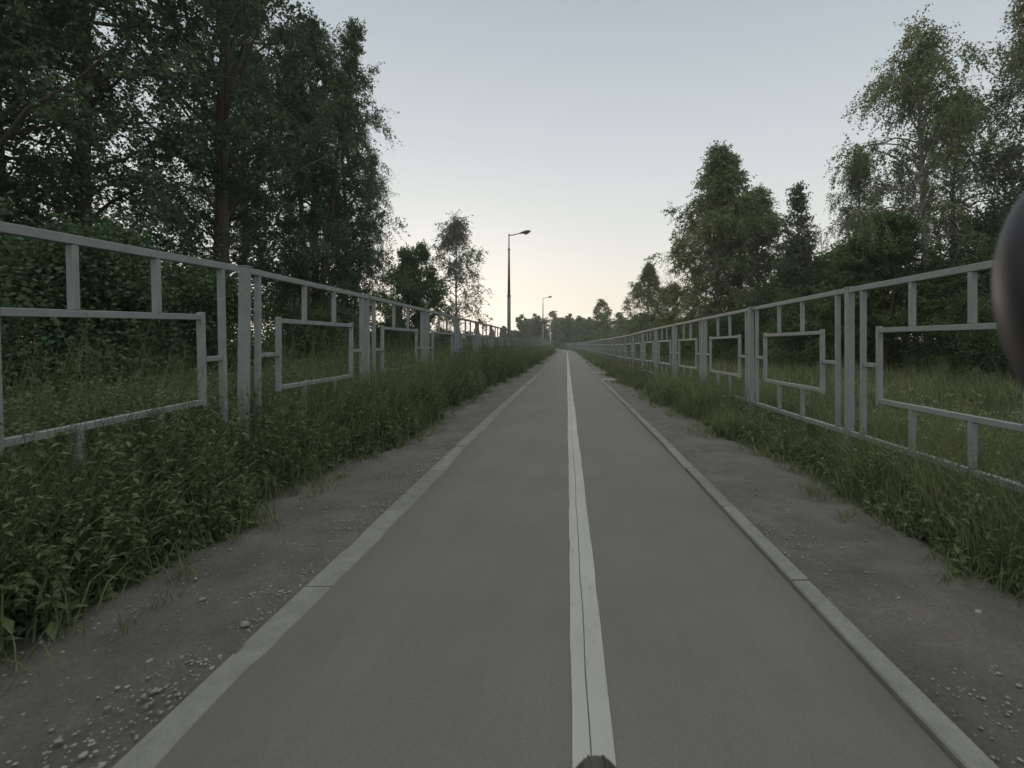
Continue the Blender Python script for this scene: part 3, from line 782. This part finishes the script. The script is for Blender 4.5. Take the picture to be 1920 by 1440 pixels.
def edge_l(y): return -1.86 - .2 * (noise2(y * .9, y * 0, 51) - .5) * 2 - .22 * (noise2(y * 3.1, y * 0, 52) - .5) - .12 * np.clip((2.5 - y) / 2, 0, 1)
def edge_r(y): return 1.86 + .14 * (noise2(y * .7, y * 0, 61) - .5) * 2 + .2 * (noise2(y * 3.3, y * 0, 62) - .5) - .25 * np.clip((y - 5) / 6, 0, 1)

def verge(name, side, seed, label):
    rs = np.random.default_rng(seed); mb = MB(); mw = MB(); ms = MB(); mp = MB()
    E = edge_l if side < 0 else edge_r
    far_x = 3.7 if side < 0 else 3.3
    hm = 1.2 if side < 0 else .68
    for (y0, y1, n, wd, hk) in ((-.5, 4, 20000, .006, 1), (4, 10, 21000, .009, 1), (10, 24, 18000, .014, 1), (24, 64, 14000, .03, 1), (64, 170, 16000, .07, 1)):
        Y = rs.uniform(y0, y1, n); e = E(Y); X = e + side * rs.uniform(0, 1, n) ** .8 * (far_x - abs(e.mean()))
        into = np.abs(X - e)
        hgt = hm * (.16 + (.50 if side > 0 else .50 + .35 * np.clip((Y - 4) / 12, 0, 1)) * np.clip(into / .35, 0, 1)) * rs.uniform(.4, 1.25, n) * (.5 + .85 * noise2(X * 1.7, Y * .8, 53))
        hgt = np.minimum(hgt, rs.uniform(.8, 1, n) * (.84 + .3 * np.clip((Y - 4) / 12, 0, 1)))
        V, f4, f3 = blades(rs, X + cx(Y), Y, hgt, wd * rs.uniform(.6, 1.4, n), .45); mb.add(V, f4, f3)
        # loose tufts on the dirt in front of the verge
        k_ = n // 30; tc_ = rs.integers(0, n, k_ // 14); Yt = Y[np.repeat(tc_, 14)] + rs.normal(0, .03 + wd, len(tc_) * 14)
        Xt = E(Y[np.repeat(tc_, 14)]) - side * np.repeat(rs.uniform(-.02, .2, len(tc_)) , 14) + rs.normal(0, .03, len(Yt))
        V, f4, f3 = blades(rs, Xt + cx(Yt), Yt, rs.uniform(.04, .14, len(Yt)), wd * rs.uniform(.5, 1.0, len(Yt)), 1.1); mb.add(V, f4, f3)
        # some dry stalks
        k_ = n // 22; sel = rs.integers(0, n, k_)
        V, f4, f3 = blades(rs, (X + cx(Y))[sel], Y[sel], hgt[sel] * 1.25, np.full(k_, wd * .6), .5); ms.add(V, f4, f3)
    wn = ((-.3, 3, 2300, .062, 26), (3, 8, 3400, .066, 22), (8, 20, 6500, .085, 16), (20, 60, 7000, .13, 10), (60, 140, 4000, .24, 7))
    for (y0, y1, n, L, nl) in wn:
        n = int(n * (1.15 if side < 0 else .22))
        Y = rs.uniform(y0, y1, n); e = E(Y); X = e + side * rs.uniform(.03, 1, n) * (far_x - abs(e.mean()))
        into = np.abs(X - e)
        clump = noise2(X * 1.6, Y * .9, 57)
        hgt = hm * (.18 + (.5 if side > 0 else .55 + .35 * np.clip((Y - 4) / 12, 0, 1)) * np.clip(into / .4, 0, 1)) * rs.uniform(.5, 1.2, n) * (.55 + .85 * clump)
        hgt = np.minimum(hgt, rs.uniform(.75, 1, n) * (.84 + .3 * np.clip((Y - 4) / 12, 0, 1)))
        sv, sf, V, F = weeds(rs, X + cx(Y), Y, hgt, nl, L, L * .45); mw.add(sv, sf); mw.add(V, F)
    # seed heads on tall stalks
    n = 900; Y = rs.uniform(0, 1, n) ** 1.6 * 26; e = E(Y); X = e + side * rs.uniform(.12, 1, n) * (far_x - abs(e.mean()))
    hz = hm * rs.uniform(.55, 1.0, n); B = np.stack([X + cx(Y), Y, ground_z(X, Y)], -1); a = rs.uniform(0, 6.28, n)
    T = B + np.stack([np.cos(a) * hz * .22, np.sin(a) * hz * .22, hz], -1)
    SV, SF = tubes(np.stack([B, (B + T) / 2 + [0, 0, .02], T], 1), np.repeat([[.0016, .0013, .001]], n, 0) * (1 + Y[:, None] * .08), 3); ms.add(SV, SF)
    q = np.repeat(T, 12, 0) + rs.normal(0, 1, (n * 12, 3)) * np.array([.008, .008, .03]) - np.array([0, 0, .03])
    V, F = leaf_quads(rs, q, .014, .005, -.6); ms.add(V, F)
    # tall wispy weeds among and behind the bars
    if side < 0:
        n = 520; cy_ = rs.uniform(.8, 24, 46); cX = -rs.uniform(2.2, 4.3, 46); ci = rs.integers(0, 46, n)
        Y = cy_[ci] + rs.normal(0, .22, n); X = cX[ci] + rs.normal(0, .18, n); X = np.minimum(X, -2.1)
        hgt = rs.uniform(.75, 1.3, n) * (.75 + .25 * (X < -2.6))
        sv, sf, V, F = weeds(rs, X + cx(Y), Y, hgt, 30, .07, .018); mw.add(sv, sf); mw.add(V, F)
    # white and yellowish umbels
    n = 260 if side < 0 else 420
    Y = rs.uniform(.4, 1, n) ** 2 * 20; e = E(Y); X = e + side * rs.uniform(.1, 1, n) * (far_x - abs(e.mean()))
    hz = hm * rs.uniform(.3, .72, n)
    for x, y, z in zip(X, Y, hz):
        c = np.array([x + float(cx(y)), y, float(ground_z(x, y)) + z]); m = 7
        q = c + rs.normal(0, 1, (m, 3)) * np.array([.016, .016, .004])
        V, F = leaf_quads(rs, q, .009, .009); mp.add(V, F)
    o = mb.build(name, M['grass']); tag(o, label, 'grass', None, 'stuff')
    for part, m_, nm in ((mw, 'weed', 'weeds'), (ms, 'straw', 'dry_stalks'), (mp, 'petal', 'blossoms')):
        c = part.build(nm, M[m_], o); c['kind'] = 'stuff'
    return o
verge('grass_verge', -1, 201, 'tall grass and leafy weeds growing through the left fence')
verge('grass_verge', 1, 202, 'grass with small pale flowers under the right fence')

def meadow(name, side, x0, x1, seed, label, hm):
    rs = np.random.default_rng(seed); mb = MB(); mw = MB(); ms = MB(); mp = MB()
    for (y0, y1, n, wd) in ((0, 8, 26000, .010), (8, 20, 26000, .018), (20, 50, 18000, .035), (50, 150, 14000, .09)):
        Y = rs.uniform(y0, y1, n); X = side * rs.uniform(x0, x1 + y0 * .1, n)
        hgt = hm * rs.uniform(.4, 1.25, n) * (.5 + .95 * noise2(X * .8, Y * .8, 71))
        V, f4, f3 = blades(rs, X + cx(Y), Y, hgt, wd * rs.uniform(.6, 1.4, n), .4); mb.add(V, f4, f3)
        k_ = n // 22; sel = rs.integers(0, n, k_)
        V, f4, f3 = blades(rs, (X + cx(Y))[sel], Y[sel], hgt[sel] * 1.5, np.full(k_, wd * .6), .25); ms.add(V, f4, f3)
        k_ = n // 18; sel = rs.integers(0, n, k_)
        sv, sf, V, F = weeds(rs, (X + cx(Y))[sel], Y[sel], hgt[sel] * .85, 12, .05 + wd, .025 + wd * .5); mw.add(sv, sf); mw.add(V, F)
    n = 420; Y = 1 + rs.uniform(0, 1, n) * 9; X = side * rs.uniform(x0, x0 + 2.6, n); hz = hm * rs.uniform(.5, .95, n)
    q = np.repeat(np.stack([X, Y, ground_z(X, Y) + hz], -1), 6, 0) + rs.normal(0, 1, (n * 6, 3)) * np.array([.02, .02, .006])
    V, F = leaf_quads(rs, q, .012, .011); mp.add(V, F)
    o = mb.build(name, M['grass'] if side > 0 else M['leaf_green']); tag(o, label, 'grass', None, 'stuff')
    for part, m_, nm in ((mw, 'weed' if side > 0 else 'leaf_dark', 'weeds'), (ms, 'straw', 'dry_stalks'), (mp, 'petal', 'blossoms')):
        c = part.build(nm, M[m_], o); c['kind'] = 'stuff'
meadow('meadow', 1, 3.0, 11.5, 301, 'open grassy meadow beyond the right fence', .64)
meadow('undergrowth', -1, 3.4, 8, 302, 'dark undergrowth beyond the left fence', .8)

# ------------------------------------------------------------------ stones on the shoulders
def stones(name, seed, spots, label):
    rs = np.random.default_rng(seed); mb = MB()
    ico = []
    for th in (0, 1, 2):
        pass
    for (x, y, r) in spots:
        n = 6; a = np.arange(n) * 2 * math.pi / n
        v = [(0, 0, .55)]
        for zz, rr in ((.35, .75), (-.1, 1.0), (-.5, .7)):
            v += [(rr * math.cos(t) * rs.uniform(.8, 1.2), rr * math.sin(t) * rs.uniform(.7, 1.1), zz * rs.uniform(.8, 1.2)) for t in a]
        v = np.array(v) * r * np.array([rs.uniform(.8, 1.3), rs.uniform(.8, 1.4), .75])
        c, s = math.cos(x * 99), math.sin(x * 99); v = v @ np.array([[c, -s, 0], [s, c, 0], [0, 0, 1]])
        z = float(gz(y)) + r * .15 + .018 * (abs(x) - 1.2) * (x < 0)
        f3 = [(0, 1 + k, 1 + (k + 1) % n) for k in range(n)]
        f4 = [(1 + q * n + k, 1 + (q + 1) * n + k, 1 + (q + 1) * n + (k + 1) % n, 1 + q * n + (k + 1) % n) for q in (0, 1) for k in range(n)]
        mb.add(v + np.array([x, y, z]), f4, f3)
    o = mb.build(name, M['stone'], None, True); return tag(o, label, 'gravel', None, 'stuff')
rs = np.random.default_rng(9)
sp = []
for _ in range(3600):
    y = .5 + 9 * rs.uniform() ** 1.5; t = rs.uniform()
    x = -1.19 - abs(rs.normal(0, .12)) if t < .6 else -rs.uniform(1.2, 1.9)
    sp.append((x, y, rs.uniform(.002, .0065) * (2.0 if rs.uniform() < .05 else 1)))
stones('gravel', 91, sp, 'small grey stones strewn on the left shoulder along the kerb')
sp = []
for _ in range(2200):
    y = .5 + 10 * rs.uniform() ** 1.4; x = 1.1 + abs(rs.normal(0, .3))
    sp.append((min(x, 1.95), y, rs.uniform(.002, .006) * (1.8 if rs.uniform() < .05 else 1)))
stones('gravel', 92, sp, 'small stones strewn on the right shoulder')
for (x, y, r, lab) in ((1.66, 2.02, .016, 'small white pebble on the right shoulder near the grass'), (-1.24, 1.93, .02, 'pale round pebble against the left kerb'),
                       (-1.98, 1.76, .02, 'pale pebble at the edge of the left weeds')):
    mb = MB(); mb.tube([(-r * .9, 0, 0), (-r * .5, 0, r * .1), (r * .4, r * .1, r * .12), (r * .95, 0, 0)], [r * .15, r * .62, r * .55, r * .12], 8)
    o = mb.build('pebble', M['petal'] if x > 0 else M['stone'], None, True); o.location = (x, y, float(gz(y)) + r * .4); tag(o, lab, 'pebble')

# ------------------------------------------------------------------ the bicycle that carries the camera
def smooth_path(pts, rad, n=6):
    P = np.column_stack([np.array(pts, float), rad]); P = np.vstack([2 * P[0] - P[1], P, 2 * P[-1] - P[-2]]); out = []
    for i in range(1, len(P) - 2):
        for t in np.linspace(0, 1, n, endpoint=False):
            a, b, c, d = P[i - 1:i + 3]
            out.append(.5 * (2 * b + (c - a) * t + (2 * a - 5 * b + 4 * c - d) * t ** 2 + (3 * b - a - 3 * c + d) * t ** 3))
    out.append(P[-2]); out = np.array(out); return out[:, :3], np.maximum(out[:, 3], .001)
def ring(mb, cx_, cy, cz, Rr, r, n=96, m=14, prof=None):
    a = np.arange(n) * 2 * math.pi / n; b = np.arange(m) * 2 * math.pi / m
    rr = np.array([prof(t) if prof else 1 for t in b]) * r
    rad = Rr + rr * np.cos(b); X = rr * np.sin(b)
    V = np.stack([np.broadcast_to(cx_ + X, (n, m)), cy + rad[None] * np.cos(a)[:, None], cz + rad[None] * np.sin(a)[:, None]], -1)
    i = np.arange(n)[:, None]; j = np.arange(m)[None]
    F = np.stack([i * m + j, ((i + 1) % n) * m + j, ((i + 1) % n) * m + (j + 1) % m, i * m + (j + 1) % m], -1)
    mb.add(V.reshape(-1, 3), F.reshape(-1, 4))
bike = empty('bicycle', (.034, .373, 0)); tag(bike, 'front of the bicycle the picture is taken from, tyre and dark brake hood', 'bicycle')
WR = .345
m = MB(); ring(m, 0, 0, WR, WR - .031, .031); m.build('tyre', M['rubber'], bike, True)
m = MB()
for s in (-1, 1):
    ring(m, s * .0085, 0, WR, WR - .0008, .0012, 120, 6)
tr = m.build('tread', M['hood'], bike, True)
m = MB(); ring(m, 0, 0, WR, WR - .062, .012, 96, 8); m.build('rim', M['metal'], bike, True)
m = MB(); m.tube([(-.05, 0, WR), (.05, 0, WR)], .018, 12); m.build('hub', M['metal'], bike, True)
m = MB()
for k_ in range(32):
    a = k_ * 2 * math.pi / 32; s = .03 * (1 if k_ % 2 else -1)
    m.tube([(s, .016 * math.cos(a + .3), WR + .016 * math.sin(a + .3)), (0, (WR - .07) * math.cos(a), WR + (WR - .07) * math.sin(a))], .001, 4)
m.build('spokes', M['metal'], bike)['kind'] = 'stuff'
m = MB()
for s in (-1, 1): m.tube([(s * .058, 0, WR), (s * .056, -.14, WR + .26), (s * .05, -.19, WR + .38)], [.011, .014, .015], 10)
m.tube([(-.05, -.19, WR + .38), (.05, -.19, WR + .38)], .018, 10)
m.tube([(0, -.19, WR + .38), (0, -.36, .98)], .02, 12)
m.build('fork', M['rubber'], bike, True)
m = MB(); m.tube([(-.27, -.41, 1.0), (-.1, -.38, .99), (.1, -.38, .99), (.275, -.41, 1.0)], .0145, 12)
hb = m.build('handlebar', M['rubber'], bike, True)
for s in (-1, 1):
    g = MB(); X = s * .265
    if s > 0:
        X = .277
        g.tube(*smooth_path([(X - .004, -.40, 1.0), (X + .004, -.26, 1.01), (X + .006, -.16, 1.03), (X + .006, -.10, 1.055), (X + .004, -.075, 1.09), (X + .002, -.062, 1.13), (X + .006, -.056, 1.165), (X + .013, -.052, 1.192), (X + .022, -.05, 1.207), (X + .028, -.05, 1.211)],
               [.018, .022, .028, .034, .038, .038, .034, .025, .012, .004]), 40)
    else:
        g.tube([(X, -.40, 1.0), (X, -.34, .99), (X, -.30, 1.0), (X, -.27, 1.02), (X, -.262, 1.035)], [.018, .02, .022, .018, .006], 16)
    g.build('brake_hood', M['hood'], bike, True)
for s in (1,):
    g = MB(); g.tube([(.285, -.06, 1.12), (.305, -.03, 1.08), (.312, -.035, 1.0), (.31, -.07, .93), (.31, -.10, .90)], [.013, .014, .011, .009, .007], 10)
    g.build('brake_lever', M['rubber'], bike, True)

# ------------------------------------------------------------------ haze
hz = MB(); hz.box(-90, 90, -30, 215, -6, 18)
m_h = bpy.data.materials.new('haze'); m_h.use_nodes = True
n_ = m_h.node_tree; n_.nodes.remove(n_.nodes['Principled BSDF'])
pv = n_.nodes.new('ShaderNodeVolumePrincipled'); pv.inputs['Color'].default_value = (.9, .93, .92, 1)
pv.inputs['Density'].default_value = .001; pv.inputs['Anisotropy'].default_value = .2
n_.links.new(pv.outputs[0], n_.nodes['Material Output'].inputs['Volume'])
o = hz.build('haze', m_h); tag(o, 'thin evening haze over the whole scene', 'haze', None, 'stuff')
